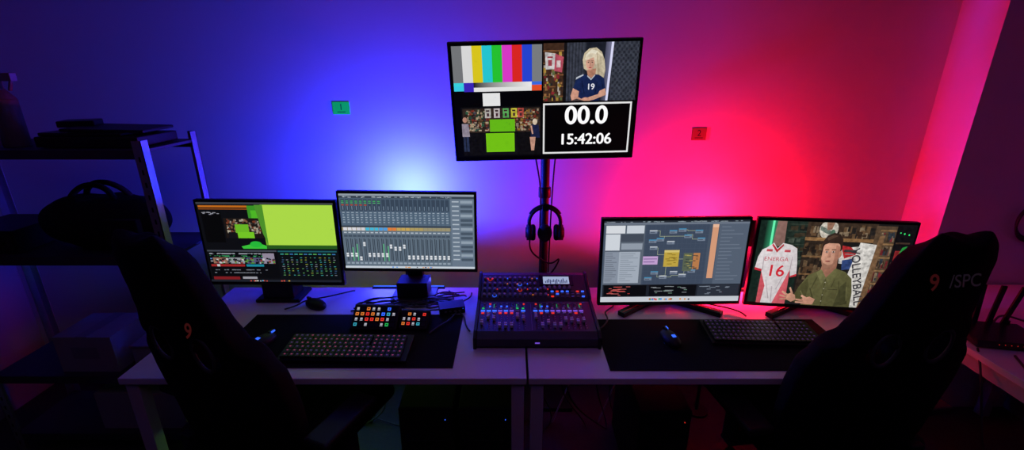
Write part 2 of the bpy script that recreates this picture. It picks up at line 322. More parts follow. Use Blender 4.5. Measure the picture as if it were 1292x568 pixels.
def m4_canvas():
    c=Canvas(200,102); c.rect(0,0,200,102,(28,26,26)); c.n=.75
    c.rect(0,0,60,102,(24,40,34)); c.rect(34,0,68,60,(34,46,40))
    for i in range(7): c.rect(38,3+i*8,66,4+i*8,(56,66,56)); c.clutter(40,4+i*8,64,11+i*8,5,[(60,52,40),(28,30,28),(70,80,70)],(3,7),(4,6))
    c.n=0; c.grad([(8,0),(16,0),(17,40),(8,40)],(24,40,34),(50,140,100)); c.grad([(19,0),(28,0),(28,40),(20,40)],(50,140,100),(24,40,34)); c.poly([(16,0),(19,0),(20,40),(17,40)],(110,255,185)); c.n=.8
    # shelves
    c.rect(62,0,152,22,(62,48,38)); c.rect(62,18,152,22,(140,104,68)); c.clutter(66,2,150,18,80,[(100,76,54),(60,44,34),(130,112,90),(40,36,34)],(2,7),(3,10))
    c.rect(62,22,112,102,(50,40,33)); c.clutter(62,24,90,70,50,[(84,62,44),(104,84,62),(36,30,26)],(2,7),(4,10)); c.rect(62,40,90,42,(120,90,60)); c.rect(62,62,90,64,(120,90,60))
    c.g=.4; c.ell(90,8,12,11.5,(204,196,182)); c.poly([(79,4),(92,9),(101,13),(99,16),(88,13),(79,9)],(110,120,110)); c.poly([(86,-3),(96,-2),(94,8),(88,9)],(150,110,90)); c.ell(96,12,3,4,(80,110,90)); c.rect(76,18,104,21,(150,112,72))
    c.poly([(110,30),(140,26),(138,50),(112,48)],(204,198,192)); c.poly([(110,26),(124,28),(134,36),(118,42)],(176,44,48)); c.poly([(116,44),(138,40),(134,54),(118,56)],(50,70,120)); c.rect(116,31,136,34,(60,60,60)); c.rect(118,36,130,37,(120,120,120))
    c.rect(150,2,176,102,(84,66,50)); 
    for i in range(6): c.rect(156,6+i*16,176,8+i*16,(140,108,74)); c.clutter(157,8+i*16,175,20+i*16,22,[(56,44,38),(130,112,90),(110,40,44),(50,56,64),(88,70,52)],(1.5,4),(4,11))
    c.g=.25; c.poly([(134,22),(156,24),(150,102),(120,102)],(214,210,204)); c.poly([(156,14),(163,12),(158,102),(150,102)],(120,90,64)); 
    c.rect(176,0,200,102,(18,16,20)); c.rect(178,20,196,22,(70,52,44)); c.rect(178,44,196,46,(70,52,44)); c.rect(178,60,190,74,(120,24,34)); c.rect(180,30,188,42,(130,36,40)); c.clutter(178,46,198,96,20,[(60,44,38),(28,24,26),(90,70,56)],(2,5),(3,9)); c.poly([(188,26),(194,24),(180,60),(176,60)],(40,140,60))
    c.n=0; c.ell(186,10,1,1,(60,240,120)); c.ell(192,11,1,1,(60,240,120)); c.ell(181,9,.8,.8,(60,240,120))
    # jersey on mannequin
    c.n=.3; c.g=.3
    c.poly([(22,0),(34,0),(36,30),(20,30)],(140,106,98))
    c.poly([(14,32),(22,26),(28,33),(34,26),(46,28),(54,32),(58,50),(60,66),(52,68),(50,58),(52,102),(12,102),(12,62),(2,60),(4,44),(8,35)],(222,214,216))
    c.poly([(12,62),(20,80),(18,102),(12,102)],(206,84,96)); c.poly([(50,58),(52,102),(34,102)],(214,96,106)); c.poly([(2,57),(12,59),(12,62),(2,60)],(204,46,60)); c.poly([(52,66),(60,63),(60,66),(52,68)],(204,46,60)); c.poly([(21,27),(28,34),(35,27),(36,29),(28,38),(20,29)],(190,50,60)); c.rect(14,34,22,37,(200,80,90)); c.rect(38,34,46,37,(200,80,90))
    for a in ((12,44,13,60),(50,42,50,58),(20,72,28,96),(42,68,36,84),(30,80,32,100)): c.line(*a,1.2,(184,170,176))
    c.txt('ENERGA',29,46,7,(190,70,84)); c.txt('16',31,61,20,(200,40,54),.35)
    # man
    c.n=.35; c.g=.45
    c.poly([(92,46),(110,44),(111,60),(98,68),(90,60)],(160,110,90))
    c.poly([(88,28),(90,24),(108,24),(111,32),(110.5,42),(107,50),(102,55),(96,55.5),(91,51),(88,43)],(204,152,128))
    c.poly([(104,26),(110,28),(111,34),(110.5,42),(107,50),(103,54),(105,44)],(170,118,98))
    c.poly([(86.5,32),(86,22),(90,15),(98,11.5),(106,13),(111,19),(112.5,30),(111,36),(109.5,26),(104,22.5),(95,23.5),(89,26)],(52,38,32)); c.poly([(90,18),(98,14),(104,15),(98,18),(92,21)],(84,62,50)); c.ell(111.4,37,1.9,4.2,(180,126,102)); c.poly([(88,43),(91,51),(96,55.5),(102,55),(107,50),(109,44),(104,49),(98,50.5),(92,48)],(160,114,94))
    c.ell(93.5,34.6,2.4,1.5,(176,124,104)); c.ell(102,34.4,2.5,1.5,(176,124,104)); c.ell(93.5,34.5,1.7,.8,(215,206,200)); c.ell(102,34.2,1.8,.8,(215,206,200)); c.ell(93.3,34.5,.9,.9,(40,32,30)); c.ell(101.8,34.2,.9,.9,(40,32,30)); c.rect(90.6,31.4,96,32.3,(80,56,44)); c.rect(99.2,31,105,32,(80,56,44))
    c.poly([(96.6,34),(98.4,34),(99.6,41),(95,41.4)],(186,132,110)); c.poly([(98.4,34),(99.6,41),(98.4,41)],(160,108,88)); c.ell(97.3,45.8,3.4,.9,(140,74,68))
    c.poly([(92,56),(100,66),(110,54),(124,58),(134,66),(139,84),(140,102),(70,102),(60,96),(66,80),(76,64)],(94,92,58))
    c.poly([(92,56),(100,66),(96,75),(86,60)],(116,114,74)); c.poly([(110,54),(100,66),(106,75),(116,58)],(106,104,66)); c.poly([(76,68),(80,78),(78,98),(70,102),(60,96),(66,80)],(80,78,48)); c.poly([(122,76),(128,70),(136,98),(118,102)],(68,67,42)); c.line(100,68,101,102,.8,(62,60,38)); c.rect(106,80,119,81,(66,64,40)); c.rect(106,81,119,92,(88,86,54)); c.line(82,80,90,96,1.4,(66,64,40)); c.line(118,70,124,90,1.4,(70,68,42)); c.line(88,66,84,80,1.6,(76,74,46)); c.line(112,68,110,78,1.2,(76,74,46)); c.line(70,84,76,92,1.4,(104,102,66)); c.line(130,76,134,94,1.6,(96,94,60))
    for yy in (72,80,88,96): c.ell(100.6,yy,.7,.7,(170,165,140))
    c.poly([(52,90),(58,87),(64,90),(66,96),(60,99),(53,96)],(200,146,122)); c.poly([(54,89),(46,85),(45,87),(53,92)],(210,156,132)); c.poly([(53,92),(43,90),(43,92),(53,94)],(200,146,122)); c.poly([(53,94),(44,95),(44,97),(54,96.5)],(190,136,114)); c.poly([(58,88),(54,81),(56,80),(61,88)],(206,152,128))
    c.poly([(74,94),(84,91),(92,94),(90,101),(78,101)],(200,146,122)); c.poly([(78,98),(66,98),(66,99.8),(78,101)],(210,156,132)); c.poly([(76,95),(66,94.5),(66,96.5),(77,98)],(190,136,114)); c.poly([(80,92),(73,89),(72,91),(78,95)],(210,156,132)); c.rect(54,100,74,102,(30,30,34))
    c.txt('VOLLEYBALL',139.5,64,12.5,(50,48,54),.25,rot=R(76))
    return c
def monitor(name,x,y,zb,zt,w,canvas,yaw=0,tilt=0,roll=0,stand='box',base=.75):
    root=empty(name,(x,y+.04,base),yaw); h=zt-zb; zc=(zt+zb)/2-base
    pan=empty('panel_pivot',(0,-.04,zc)); pan.parent=root; pan.rotation_euler=(tilt,roll,0)
    m=MB(M_blk); m.box((0,.012,0),(w,.024,h),M_blk); m.obj('bezel',pan,bevel=.003)
    m=MB(M_blk); m.box((0,.035,0),(w*.72,.03,h*.6),M_blk); m.box((0,.05,0),(.14,.03,.14),M_dark); m.obj('rear_shell',pan,bevel=.01)
    canvas.build(pan,w-.022,h-.03,(0,-.0006,.004))
    if stand=='box':
        m=MB(M_blk); m.box((0,.05,(zc)/2),(.07,.04,zc),M_blk); m.box((0,-.005,.045),(.14,.10,.09),M_blk); m.box((0,0,.008),(.20,.14,.016),M_blk); m.obj('stand',root,bevel=.004)
    elif stand=='v':
        m=MB(M_blk); m.box((0,.075,zc/2+.01),(.06,.035,zc),M_blk)
        for s in (-1,1):
            m.box((s*.11,-.01,.012),(.27,.035,.02),M_blk,rot=(0,0,-s*R(38))); m.box((s*.13,-.032,.0225),(.2,.004,.003),M_red,rot=(0,0,-s*R(38)))
        m.cyl((0,.07,.012),.05,.024,M_blk); m.obj('stand',root,bevel=.003)
    return root
monitor('computer_monitor',-1.065,1.90,.825,1.227,.61,m1_canvas(),roll=R(.4))
monitor('computer_monitor',-.454,1.90,.892,1.264,.60,m2_canvas(),roll=R(.6))
monitor('computer_monitor',.683,1.80,.778,1.179,.622,m3_canvas(),stand='v',roll=R(-.6))
monitor('computer_monitor',1.322,1.763,.778,1.181,.61,m4_canvas(),yaw=-R(7),stand='v')
# ------------------------------------------------ TV on floor stand
tvw,tvh=.79,.50
root=empty('television',(.138,2.012,1.622)); pan=empty('panel_pivot',(0,0,0)); pan.parent=root; pan.rotation_euler=(R(7.5),R(-1.3),0)
m=MB(M_blk2); m.box((0,.014,0),(tvw,.028,tvh),M_blk2); m.obj('bezel',pan,bevel=.004)
m=MB(M_blk); m.box((0,.043,-.03),(tvw*.7,.03,tvh*.6),M_blk); m.obj('rear_shell',pan,bevel=.01)
tv_canvas().build(pan,tvw-.026,tvh-.032,(0,-.0006,.003))
m=MB(M_blk)
m.cyl((.157,2.14,.85),.021,1.70,M_blk); m.cyl((.157,2.14,.35),.027,.7,M_blk)
m.box((.157,2.14,.012),(.34,.20,.024),M_blk); m.box((.157,2.12,1.62),(.2,.03,.2),M_dark); m.box((.157,2.09,1.62),(.06,.05,.16),M_dark)
m.cyl((.157,2.14,1.2),.03,.05,M_dark); m.cyl((.157,2.14,1.42),.03,.04,M_dark)
m.obj('tv_floor_stand',bevel=.003)
tube('tv_cable',[[(.10,2.06,1.42),(.11,2.09,1.36),(.13,2.11,1.28),(.14,2.105,1.15),(.13,2.10,1.0),(.15,2.10,.8)],[(.2,2.07,1.42),(.19,2.1,1.3),(.185,2.1,1.1),(.18,2.1,.8)]],.004,M_blk)
# headphones hanging on pole
hp=empty('headphones',(.157,2.085,1.045))
m=MB(M_blk); m.tor((0,0,0.02),.075,.009,M_blk,rot=(R(90),0,0),a0=R(-15),a1=R(195)); m.tor((0,0,0.022),.083,.006,M_dark,rot=(R(90),0,0),a0=R(30),a1=R(150))
for s in (-1,1):
    m.cyl((s*.072,0,-.03),.038,.03,M_blk,rot=(0,R(90),0)); m.tor((s*.056,0,-.03),.028,.012,M_lea,rot=(0,R(90),0)); m.cyl((s*.089,0,-.03),.025,.006,M_dark,rot=(0,R(90),0))
m.obj('band_and_cups',hp)
m=MB(M_dark); m.box((0,.0,.097),(.03,.07,.012),M_dark); m.box((0,-.035,.105),(.03,.008,.03),M_dark); m.sph((0,-.01,-.03),(.07,.04,.09),M_blk); m.obj('hanger_hook',hp)
tube('coil',[[(-.07,0,-.06),(-.08,-.01,-.12),(-.02,-.02,-.16),(.04,-.02,-.2),(.09,-.01,-.13),(.05,0,-.24),(0,0,-.28)]],.004,M_blk,hp)
# ------------------------------------------------ desks
def desk(name,x0,x1,y0=1.327,y1=2.03):
    root=empty(name,((x0+x1)/2,(y0+y1)/2,0)); w=x1-x0; d=y1-y0
    m=MB(M_desk); m.box((0,0,.7375),(w,d,.025),M_desk); m.obj('top',root,bevel=.002)
    m=MB(M_leg)
    for sx in (-1,1):
        for sy in (-1,1): m.box((sx*(w/2-.03),sy*(d/2-.035),.3625),(.045,.045,.725),M_leg)
        m.box((sx*(w/2-.03),0,.70),(.04,d-.1,.045),M_leg)
    m.box((0,(d/2-.035),.70),(w-.1,.03,.045),M_leg); m.box((0,-(d/2-.15),.705),(w-.1,.03,.035),M_leg)
    m.obj('frame',root,bevel=.002); return root
desk('desk',-1.354,.050); desk('desk',.058,1.462)
# ------------------------------------------------ mats
def dmat(x0,x1,y0,y1):
    m=MB(M_mat); m.box(((x0+x1)/2,(y0+y1)/2,.7521),(x1-x0,y1-y0,.003),M_mat); m.obj('desk_mat',bevel=.001)
dmat(-1.10,-.21,1.385,1.76); dmat(.345,1.27,1.37,1.72)
# ------------------------------------------------ keyboards
def keyboard(x,y,z,w,rz,leg=True):
    root=empty('keyboard',(x,y,z),rz); d=.155
    m=MB(M_blk); m.prism([(-d/2,0),(-d/2,.012),(d/2,.024),(d/2,0)],-w/2,w/2,M_blk); m.obj('case',root,bevel=.002)
    m=MB(M_key); T=Matrix.Rotation(math.atan2(.012,d),4,'X')
    rows=6; cols=22; kw=(w-.02)/cols; kd=(d-.02)/rows
    for r in range(rows):
        cidx=0
        while cidx<cols:
            span=1
            if r==0 and cidx==4: span=6
            if r in(0,1,2) and cidx==0: span=1.5
            if cidx in (15,19): cidx+=.35
            if cidx+span>cols: break
            cx=-w/2+.01+(cidx+span/2)*kw; cy=-d/2+.01+(r+.5)*kd
            m.box((cx,cy,.023),(kw*span-.0025,kd-.003,.009),M_key,T=T)
            m.box((cx,cy+.002,.0277),(kw*.30*max(1,span*.4),kd*.24,.0006),E_leg if leg and random.random()<.6 else E_leg2,T=T)
            cidx+=span
    m.obj('keys',root)
keyboard(-.615,1.487,.7535,.47,R(-1)); keyboard(.985,1.592,.7535,.43,R(-2),False)
def mouse(x,y,z,rz,led=None):
    root=empty('computer_mouse',(x,y,z),rz)
    m=MB(M_blk); T=None
    m.sph((0,0,.012),(.064,.118,.05),M_blk)
    bmesh.ops.bisect_plane(m.bm,geom=m.bm.verts[:]+m.bm.edges[:]+m.bm.faces[:],plane_co=(0,0,0.0),plane_no=(0,0,1),clear_inner=True)
    m.box((0,.042,.032),(.008,.022,.012),M_dark)
    if led:
        m.box((0,-.02,.0375),(.014,.014,.002),led,rot=(R(8),0,0)); m.tor((0,0,.006),.03,.0022,led,a0=R(200),a1=R(340)); m.box((0.008,.045,.034),(.004,.016,.006),led)
    m.obj('shell',root)
mouse(-.955,1.53,.7537,R(-20),E_blue); mouse(.614,1.55,.7537,R(12),E_blue); mouse(-.876,1.835,.7501,R(60))
# ------------------------------------------------ macro keypads
def keypad(x,y,w,h,nc,nr,cols_,rz=0):
    root=empty('macro_keypad',(x,y,.7537),rz)
    a=R(38)
    m=MB(M_blk); m.prism([(0,0),(0,.012),(h*math.cos(a),.012+h*math.sin(a)),(h*math.cos(a)+.015,.01+h*math.sin(a)),(h*math.cos(a)+.03,0)],-w/2,w/2,M_blk); m.obj('body',root,bevel=.003)
    m=MB(M_blk2); T=Matrix.Translation((0,0,.012))@Matrix.Rotation(a,4,'X')
    cw=(w-.016)/nc; ch=(h-.014)/nr
    for r in range(nr):
        for c_ in range(nc):
            k=cols_[r][c_]
            px=-w/2+.008+(c_+.5)*cw; py=h-.007-(r+.5)*ch
            m.box((px,py,.002),(cw*.86,ch*.86,.004),M_blk2,T=T)
            if k:
                if k is E_wht: m.box((px,py+.002,.0045),(cw*.45,ch*.34,.001),k,T=T); m.box((px,py-.005,.0045),(cw*.5,ch*.1,.001),k,T=T)
                else: m.box((px,py,.0045),(cw*.62,ch*.58,.001),k,T=T); m.box((px,py,.0052),(cw*.3,ch*.18,.0006),M_blk2,T=T)
    m.obj('buttons',root)
W=E_wht;O=E_org;Rr=E_red;B=E_blue;G=E_grn;C=E_cyan;_=None
keypad(-.560,1.62,.188,.104,8,4,[[W,_,O,W,W,_,B,_],[O,O,Rr,O,W,B,C,W],[W,W,Rr,Rr,O,Rr,W,_],[C,_,W,_,_,W,G,_]],R(-2))
keypad(-.402,1.628,.118,.076,5,3,[[_,O,W,_,Rr],[W,W,Rr,W,_],[O,Rr,W,C,_]],R(-4))
# small interface box and usb hub with plugs
m=MB(M_blk); m.box((0,0,.016),(.11,.07,.03),M_blk); m.box((0,-.0355,.016),(.09,.001,.018),M_dark)
for i in range(4): m.box((-.03+i*.02,-.037,.016),(.01,.004,.006),M_grey)
m.box((.045,-.0362,.024),(.003,.001,.003),E_blue); m.obj('usb_hub',loc=(-.265,1.80,.7505),rot=(0,0,R(14)),bevel=.002)
# ------------------------------------------------ mixing console
mx=empty('mixing_console',(.096,1.505,.75)); w=.486
prof=[(0,0.008),(0,.042),(.035,.056),(.25,.070),(.262,.080),(.40,.124),(.43,.122),(.435,.008)]
m=MB(M_cons); m.prism(prof,-w/2+.012,w/2-.012,M_cons); m.obj('body',mx,bevel=.002)
m=MB(M_dark)
for s in (-1,1): m.prism([(y+(-.004 if y<.1 else .004),z+.006 if z>.02 else 0) for y,z in prof],s*(w/2-.012),s*w/2,M_dark)
m.obj('side_cheek',mx,bevel=.002)
m=MB(M_key)
aL=math.atan2(.014,.215); TL=Matrix.Translation((0,.035,.056))@Matrix.Rotation(aL,4,'X')
aU=math.atan2(.044,.138); TU=Matrix.Translation((0,.258,.0795))@Matrix.Rotation(aU,4,'X')
m.box((0,.204,.0005),(w-.03,.0015,.001),M_knob,T=TL); m.box((-.018,.10,.0005),(.001,.19,.001),M_knob,T=TL)
xs=[-.215+i*.0235 for i in range(8)]+[.0+i*.0235 for i in range(9)]
for i,x in enumerate(xs):
    m.box((x,.06,.0008),(.003,.10,.0015),M_blk2,T=TL)
    for j in range(6): m.box((x+.007,.02+j*.016,.0006),(.004,.0008,.001),M_cap,T=TL)
    fy=.06+random.choice([-.03,-.03,-.01,.02,.03])*(1 if i<13 else .3)
    m.box((x,fy,.008),(.011,.022,.012),M_cap,T=TL); m.box((x,fy,.0145),(.011,.0015,.001),M_blk2,T=TL)
    m.box((x,.122,.002),(.012,.006,.004),Rr if random.random()<.3 else M_cap,T=TL)
    m.box((x,.140,.001),(.017,.010,.002),random.choice([E_pur,E_pur,E_blue,E_blue]) if random.random()<.85 else M_grey,T=TL)
    m.box((x,.157,.002),(.010,.005,.004),E_grn if random.random()<.2 else M_cap,T=TL)
    m.box((x-.003,.178,.001),(.002,.024,.002),E_grn if random.random()<.3 else M_dark,T=TL)
    m.box((x+.004,.172,.002),(.008,.005,.004),E_blue if random.random()<.4 else M_knob,T=TL); m.box((x+.004,.190,.002),(.008,.005,.004),E_red if random.random()<.2 else M_knob,T=TL)
for i in range(13):
    for j in range(4):
        x=-.215+i*.022; y=.016+j*.034
        if x>.02 and j>1: continue
        m.cyl((x,y,.007),.006,.012,M_knob,T=TU,seg=12); m.box((x,y+.003,.0135),(.0015,.005,.001),M_white,T=TU)
        if random.random()<.3: m.box((x+.011,y+.004,.002),(.004,.004,.004),random.choice([E_red,E_org,E_blue,E_blue]),T=TU)
        if random.random()<.15: m.tor((x,y,.001),.0085,.0009,random.choice([E_red,E_blue]),T=TU,n=12,k=5)
for i in range(7):
    for j in range(3): m.box((.078+i*.022,.010+j*.015,.002),(.012,.006,.004),random.choice([M_cap,E_blue,M_grey,E_blue,M_cap,M_grey,M_knob,E_red]),T=TU)
for i in range(6): m.cyl((.045+i*.022,.06,.007),.006,.012,M_knob,T=TU,seg=12)
m.obj('controls',mx)
m=MB(M_blk2); m.box((.10,.108,.002),(.15,.062,.004),M_blk2,T=TU); m.box((.10,.108,.0045),(.115,.046,.001),emis('console_lcd',(170,185,220),.85),T=TU)
for i in range(14): m.box((.053+i*.0072,.096+.004*(i%3),.0052),(.004,.012+.006*(i%4),.0006),emis('lcd_fg',(30,50,110),.6),T=TU)
m.obj('display',mx)
m=MB(M_red); m.box((0,-.0005,.026),(.018,.002,.005),E_pur); m.obj('badge',mx)
# ------------------------------------------------ gaming chair
def lerp(tab,z):
    if z<=tab[0][0]: return tab[0][1]
    for (a,va),(b_,vb) in zip(tab,tab[1:]):
        if z<=b_: 
            k=(z-a)/(b_-a); k=k*k*(3-2*k); return va+(vb-va)*k
    return tab[-1][1]
def chair(x,y,rz,logo,lcol,star=0,logo_at=(0,1.20),arm_z=.63,res=.1):
    root=empty('gaming_chair',(x,y,0),rz)
    Wt=[(.48,.50),(.60,.56),(.80,.58),(.90,.56),(.96,.49),(1.02,.39),(1.10,.32),(1.18,.28),(1.26,.25),(1.31,.20),(1.345,.10)]
    z0,z1=.48,1.345; NX,NZ=28,48
    def yb(z): return -.20-.14*((z-.48)/.86)**1.3
    bm=bmesh.new(); V=[[None]*(NX+1) for _ in range(NZ+1)]
    for j in range(NZ+1):
        z=z0+(z1-z0)*j/NZ; ww=lerp(Wt,z)
        for i in range(NX+1):
            s=-1+2*i/NX; V[j][i]=bm.verts.new((s*ww/2,yb(z)+.045*abs(s)**2.5*(1 if z<1.0 else .5),z))
    for j in range(NZ):
        for i in range(NX):
            f=[V[j][i],V[j][i+1],V[j+1][i+1],V[j+1][i]]; cx=sum(v.co.x for v in f)/4; cz=sum(v.co.z for v in f)/4
            hole=any(((cx-s*.088)/.034)**2+((cz-.985)/.058)**2<1 for s in (-1,1))
            if not hole: bm.faces.new(f).smooth=True
    for v in [v for v in bm.verts if not v.link_faces]: bm.verts.remove(v)
    me=bpy.data.meshes.new('backrest'); bm.to_mesh(me); bm.free(); me.materials.append(M_lea)
    o=bpy.data.objects.new('backrest',me); col.objects.link(o); o.parent=root
    q=o.modifiers.new('s','SOLIDIFY'); q.thickness=.075; q.offset=0
    q=o.modifiers.new('ss','SUBSURF'); q.levels=1; q.render_levels=2
    m=MB(M_pipe)
    for s in (-1,1): m.tor((s*.088,yb(.985)-.034,.985),.040,.005,M_pipe,rot=(R(90)+.15,0,0))
    for v in m.bm.verts: v.co.z=.985+(v.co.z-.985)*1.5
    m.obj('belt_hole_trim',root)
    m=MB(M_lea); m.box((0,.07,.50),(.40,.50,.09),M_lea)
    for s in (-1,1): m.box((s*.235,.05,.53),(.10,.46,.12),M_lea,rot=(0,-s*.25,0))
    m.obj('seat',root,bevel=.035,seg=5)
    m=MB(M_dark); m.box((0,.0,.43),(.26,.32,.04),M_dark); m.cyl((0,0,.27),.028,.30,M_dark); m.cyl((0,0,.15),.04,.14,M_blk); m.cyl((0,0,.10),.055,.05,M_dark)
    for k in range(5):
        a=star+k*2*math.pi/5; cx,cy=math.cos(a),math.sin(a)
        m.box((cx*.15,cy*.15,.09),(.27,.045,.035),M_dark,rot=(0,.07,a)); m.cyl((cx*.28,cy*.28,.03),.03,.02,M_blk,rot=(R(90),0,a)); m.cyl((cx*.28,cy*.28,.065),.012,.04,M_dark)
    for s in (-1,1):
        m.box((s*.24,-.19,.47),(.05,.10,.12),M_dark); m.cyl((s*.27,-.19,.5),.04,.03,M_blk,rot=(0,R(90),0))
    m.obj('base',root,bevel=.004)
    m=MB(M_blk)
    for s in (-1,1):
        m.box((s*.30,-.06,.47),(.12,.06,.02),M_blk); m.box((s*.34,-.06,(arm_z+.46)/2),(.03,.06,arm_z-.46),M_blk); m.box((s*.34,-.08,arm_z),(.095,.25,.03),M_blk)
    m.obj('armrest',root,bevel=.01,seg=3)
    lx,lz=logo_at
    lm=mat('logo_print',lcol,.6,emit=lcol,es=.04)
    text(logo[0],root,(lx-(.07 if len(logo)>1 else 0),yb(lz)-.046,lz),.062,mat('logo_print_red',(.40,.06,.05),.6,emit=(.45,.06,.04),es=res),'logo_digit',rot=(R(90)-.2,0,0),off=.001)  # both logo prints carry a faint added emission
    if len(logo)>1: text(logo[1:],root,(lx+.025,yb(lz)-.046,lz),.05,lm,'logo',rot=(R(90)-.2,0,0),off=.0004)
    return root
chair(1.125,1.457,R(8),'9/SPC',(.13,.10,.13),star=.5,logo_at=(-.005,1.225),res=.04)
chair(-.845,1.435,R(-22),'9',(.55,.09,.05),star=.2,logo_at=(.10,1.08),arm_z=.66,res=.06)
# ------------------------------------------------ shelving rack
sx1,sx0,sy0,sy1=-1.40,-2.35,1.74,2.06
rk=empty('storage_shelf',((sx0+sx1)/2,(sy0+sy1)/2,0)); cx=(sx1-sx0)/2; cy=(sy1-sy0)/2
m=MB(M_steel)
for a in (-1,1):
    for b_ in (-1,1):
        m.box((a*(cx-.0015),b_*(cy-.018),.75),(.003,.036,1.5),M_steel); m.box((a*(cx-.018),b_*(cy-.0015),.75),(.036,.003,1.5),M_steel)
        for k in range(28):
            m.box((a*(cx-.018),b_*(cy+.0003),.08+k*.05),(.007,.001,.02),M_blk)
m.obj('posts',rk)
m=MB(M_shelf)
for z in (1.46,1.02,.44,.12):
    m.box((0,0,z),(2*cx-.008,2*cy-.008,.012),M_shelf)
    for s in (-1,1): m.box((0,s*(cy-.006),z-.012),(2*cx-.01,.006,.036),M_shelf)
m.obj('shelves',rk,bevel=.001)
# things on the rack
m=MB(M_bottle); m.cyl((0,0,.09),.042,.18,M_bottle); m.cyl((0,0,.20),.042,.04,M_bottle,r2=.015); m.cyl((0,0,.235),.014,.04,M_grey); m.box((.02,0,.262),(.10,.026,.03),M_grey); m.box((.05,0,.235),(.008,.012,.05),M_grey,rot=(0,.4,0))
m.obj('spray_bottle',loc=(-1.97,1.84,1.467),bevel=.002)
pr=MB(M_blk); pr.box((0,0,.022),(.40,.22,.04),M_blk); pr.box((-.03,.0,.05),(.32,.20,.014),M_dark); pr.box((.05,0,.064),(.3,.2,.012),M_blk,rot=(0,.03,.1)); pr.box((-.12,.02,.082),(.12,.1,.025),M_dark,rot=(0,0,.4))
pr.obj('equipment_stack',loc=(-1.64,1.89,1.468),bevel=.004)
bg=empty('duffel_bag',(-1.74,1.88,1.028))
m=MB(M_bag); m.sph((0,0,.12),(.54,.25,.25),M_bag,seg=32)
for v in m.bm.verts:
    if v.co.z<0.02: v.co.z=0.0
    v.co.y=max(-.12,min(.12,v.co.y)); v.co.z=min(v.co.z,.22)+ .006*math.sin(v.co.x*40) if v.co.z>.02 else 0.0
m.obj('body',bg,sub=1)
m=MB(M_bag); m.tor((0,-.05,.18),.10,.012,M_bag,rot=(R(75),0,0),a0=0,a1=math.pi); m.tor((0,.05,.18),.10,.012,M_bag,rot=(R(105),0,0),a0=0,a1=math.pi); m.box((.16,-.115,.10),(.14,.03,.11),M_bag); m.obj('handles',bg,bevel=.004)
m=MB(M_card)
m.box((0,0,.09),(.26,.22,.18),M_card); m.box((0,0,.181),(.05,.221,.002),M_grey); m.box((0,-.111,.1),(.12,.001,.06),M_grey)
m.obj('storage_carton',loc=(-1.92,1.89,.447),bevel=.003)
m=MB(M_card); m.box((0,0,.06),(.2,.2,.12),M_card); m.box((0,0,.125),(.21,.21,.012),M_grey); m.obj('storage_bin',loc=(-1.62,1.89,.447),bevel=.004)
m=MB(M_card); m.box((0,0,.1),(.4,.24,.2),M_card); m.box((0,0,.2015),(.05,.241,.002),M_grey); m.obj('storage_carton',loc=(-1.75,1.9,.127),bevel=.003)
m=MB(M_blk); m.box((0,0,.06),(.26,.24,.10),M_blk); m.box((0,-.121,.06),(.23,.004,.07),M_dark)
for i in range(4): m.cyl((-.08+i*.05,-.127,.06),.012,.012,M_dark,rot=(R(90),0,0))
m.obj('audio_amplifier',loc=(-2.18,1.9,1.018),bevel=.004)
# ------------------------------------------------ computers under desk
def tower(x,y,w,h,d,led):
    root=empty('computer_tower',(x,y,0)); m=MB(M_blk); m.box((0,0,h/2+.015),(w,d,h),M_blk)
    for a in (-1,1):
        for b_ in (-1,1): m.cyl((a*(w/2-.03),b_*(d/2-.04),.0075),.015,.015,M_blk)
    m.obj('case',root,bevel=.006)
    m=MB(M_dark); m.box((0,-d/2-.004,h/2+.015),(w-.02,.008,h-.03),M_dark)
    for k in range(12): m.box((0,-d/2-.009,.06+k*(h-.12)/11),(w-.06,.003,.006),M_blk)
    m.box((w/2-.03,-d/2-.010,h-.03),(.003,.004,.003),led); m.obj('front_grille',root,bevel=.001)
    return root
tower(-.33,1.66,.21,.52,.45,E_blue); tower(-.10,1.66,.21,.52,.45,E_blue); tower(.62,1.72,.21,.44,.42,E_red)
# ------------------------------------------------ cables
def wig(p0,p1,n,a,zmin):
    P=[p0]
    for i in range(1,n):
        k=i/n; P.append((p0[0]+(p1[0]-p0[0])*k+random.uniform(-a,a),p0[1]+(p1[1]-p0[1])*k+random.uniform(-a,a)*.6,max(zmin,p0[2]+(p1[2]-p0[2])*k+random.uniform(0,a*.3))))
    return P+[p1]
tube('cable_bundle',[wig((-.72+random.random()*.12,1.78+random.random()*.1,.755),(-.2-random.random()*.1,1.82+random.random()*.15,.756),8,.06,.755) for _ in range(12)]
     +[wig((-.30,1.98,.757),(-.17,1.62,.757),7,.02,.756),wig((.36,1.64,.757),(.5,1.97,.757),6,.04,.755),wig((-.19,1.95,.76),(-.33,1.60,.757),7,.03,.756),wig((-1.0,1.80,.757),(-.75,1.98,.757),6,.04,.755),wig((-.52,1.72,.757),(-.28,1.78,.77),6,.03,.756)]
     +[wig((1.0,1.74,.757),(.80,1.97,.757),6,.04,.755)],.0034,M_cable)
tube('hanging_cables',[[(x,2.04,.70),(x+random.uniform(-.05,.05),1.98,.45),(x+random.uniform(-.15,.15),1.95,.2),(x+random.uniform(-.2,.2),1.98,.03),(x+random.uniform(-.3,.3),1.9,.012)] for x in (-1.2,-1.1,-.95,-.8,-.62,-.55,.2,.28,.33,.42,.55,.7,.8,1.2)]
   +[[(x,1.55,.69),(x+.03,1.56,.60),(x+.12,1.6,.56),(x+.2,1.62,.62),(x+.26,1.66,.69)] for x in (-.95,-.70,.25,.85)],.004,M_cable)
tube('power_cable',[[(x,2.06,.66),(x+.04,2.05,.4),(x-.08,2.02,.15),(x-.15,1.95,.012)] for x in (-1.02,-.7,.36,.6)],.004,M_white)
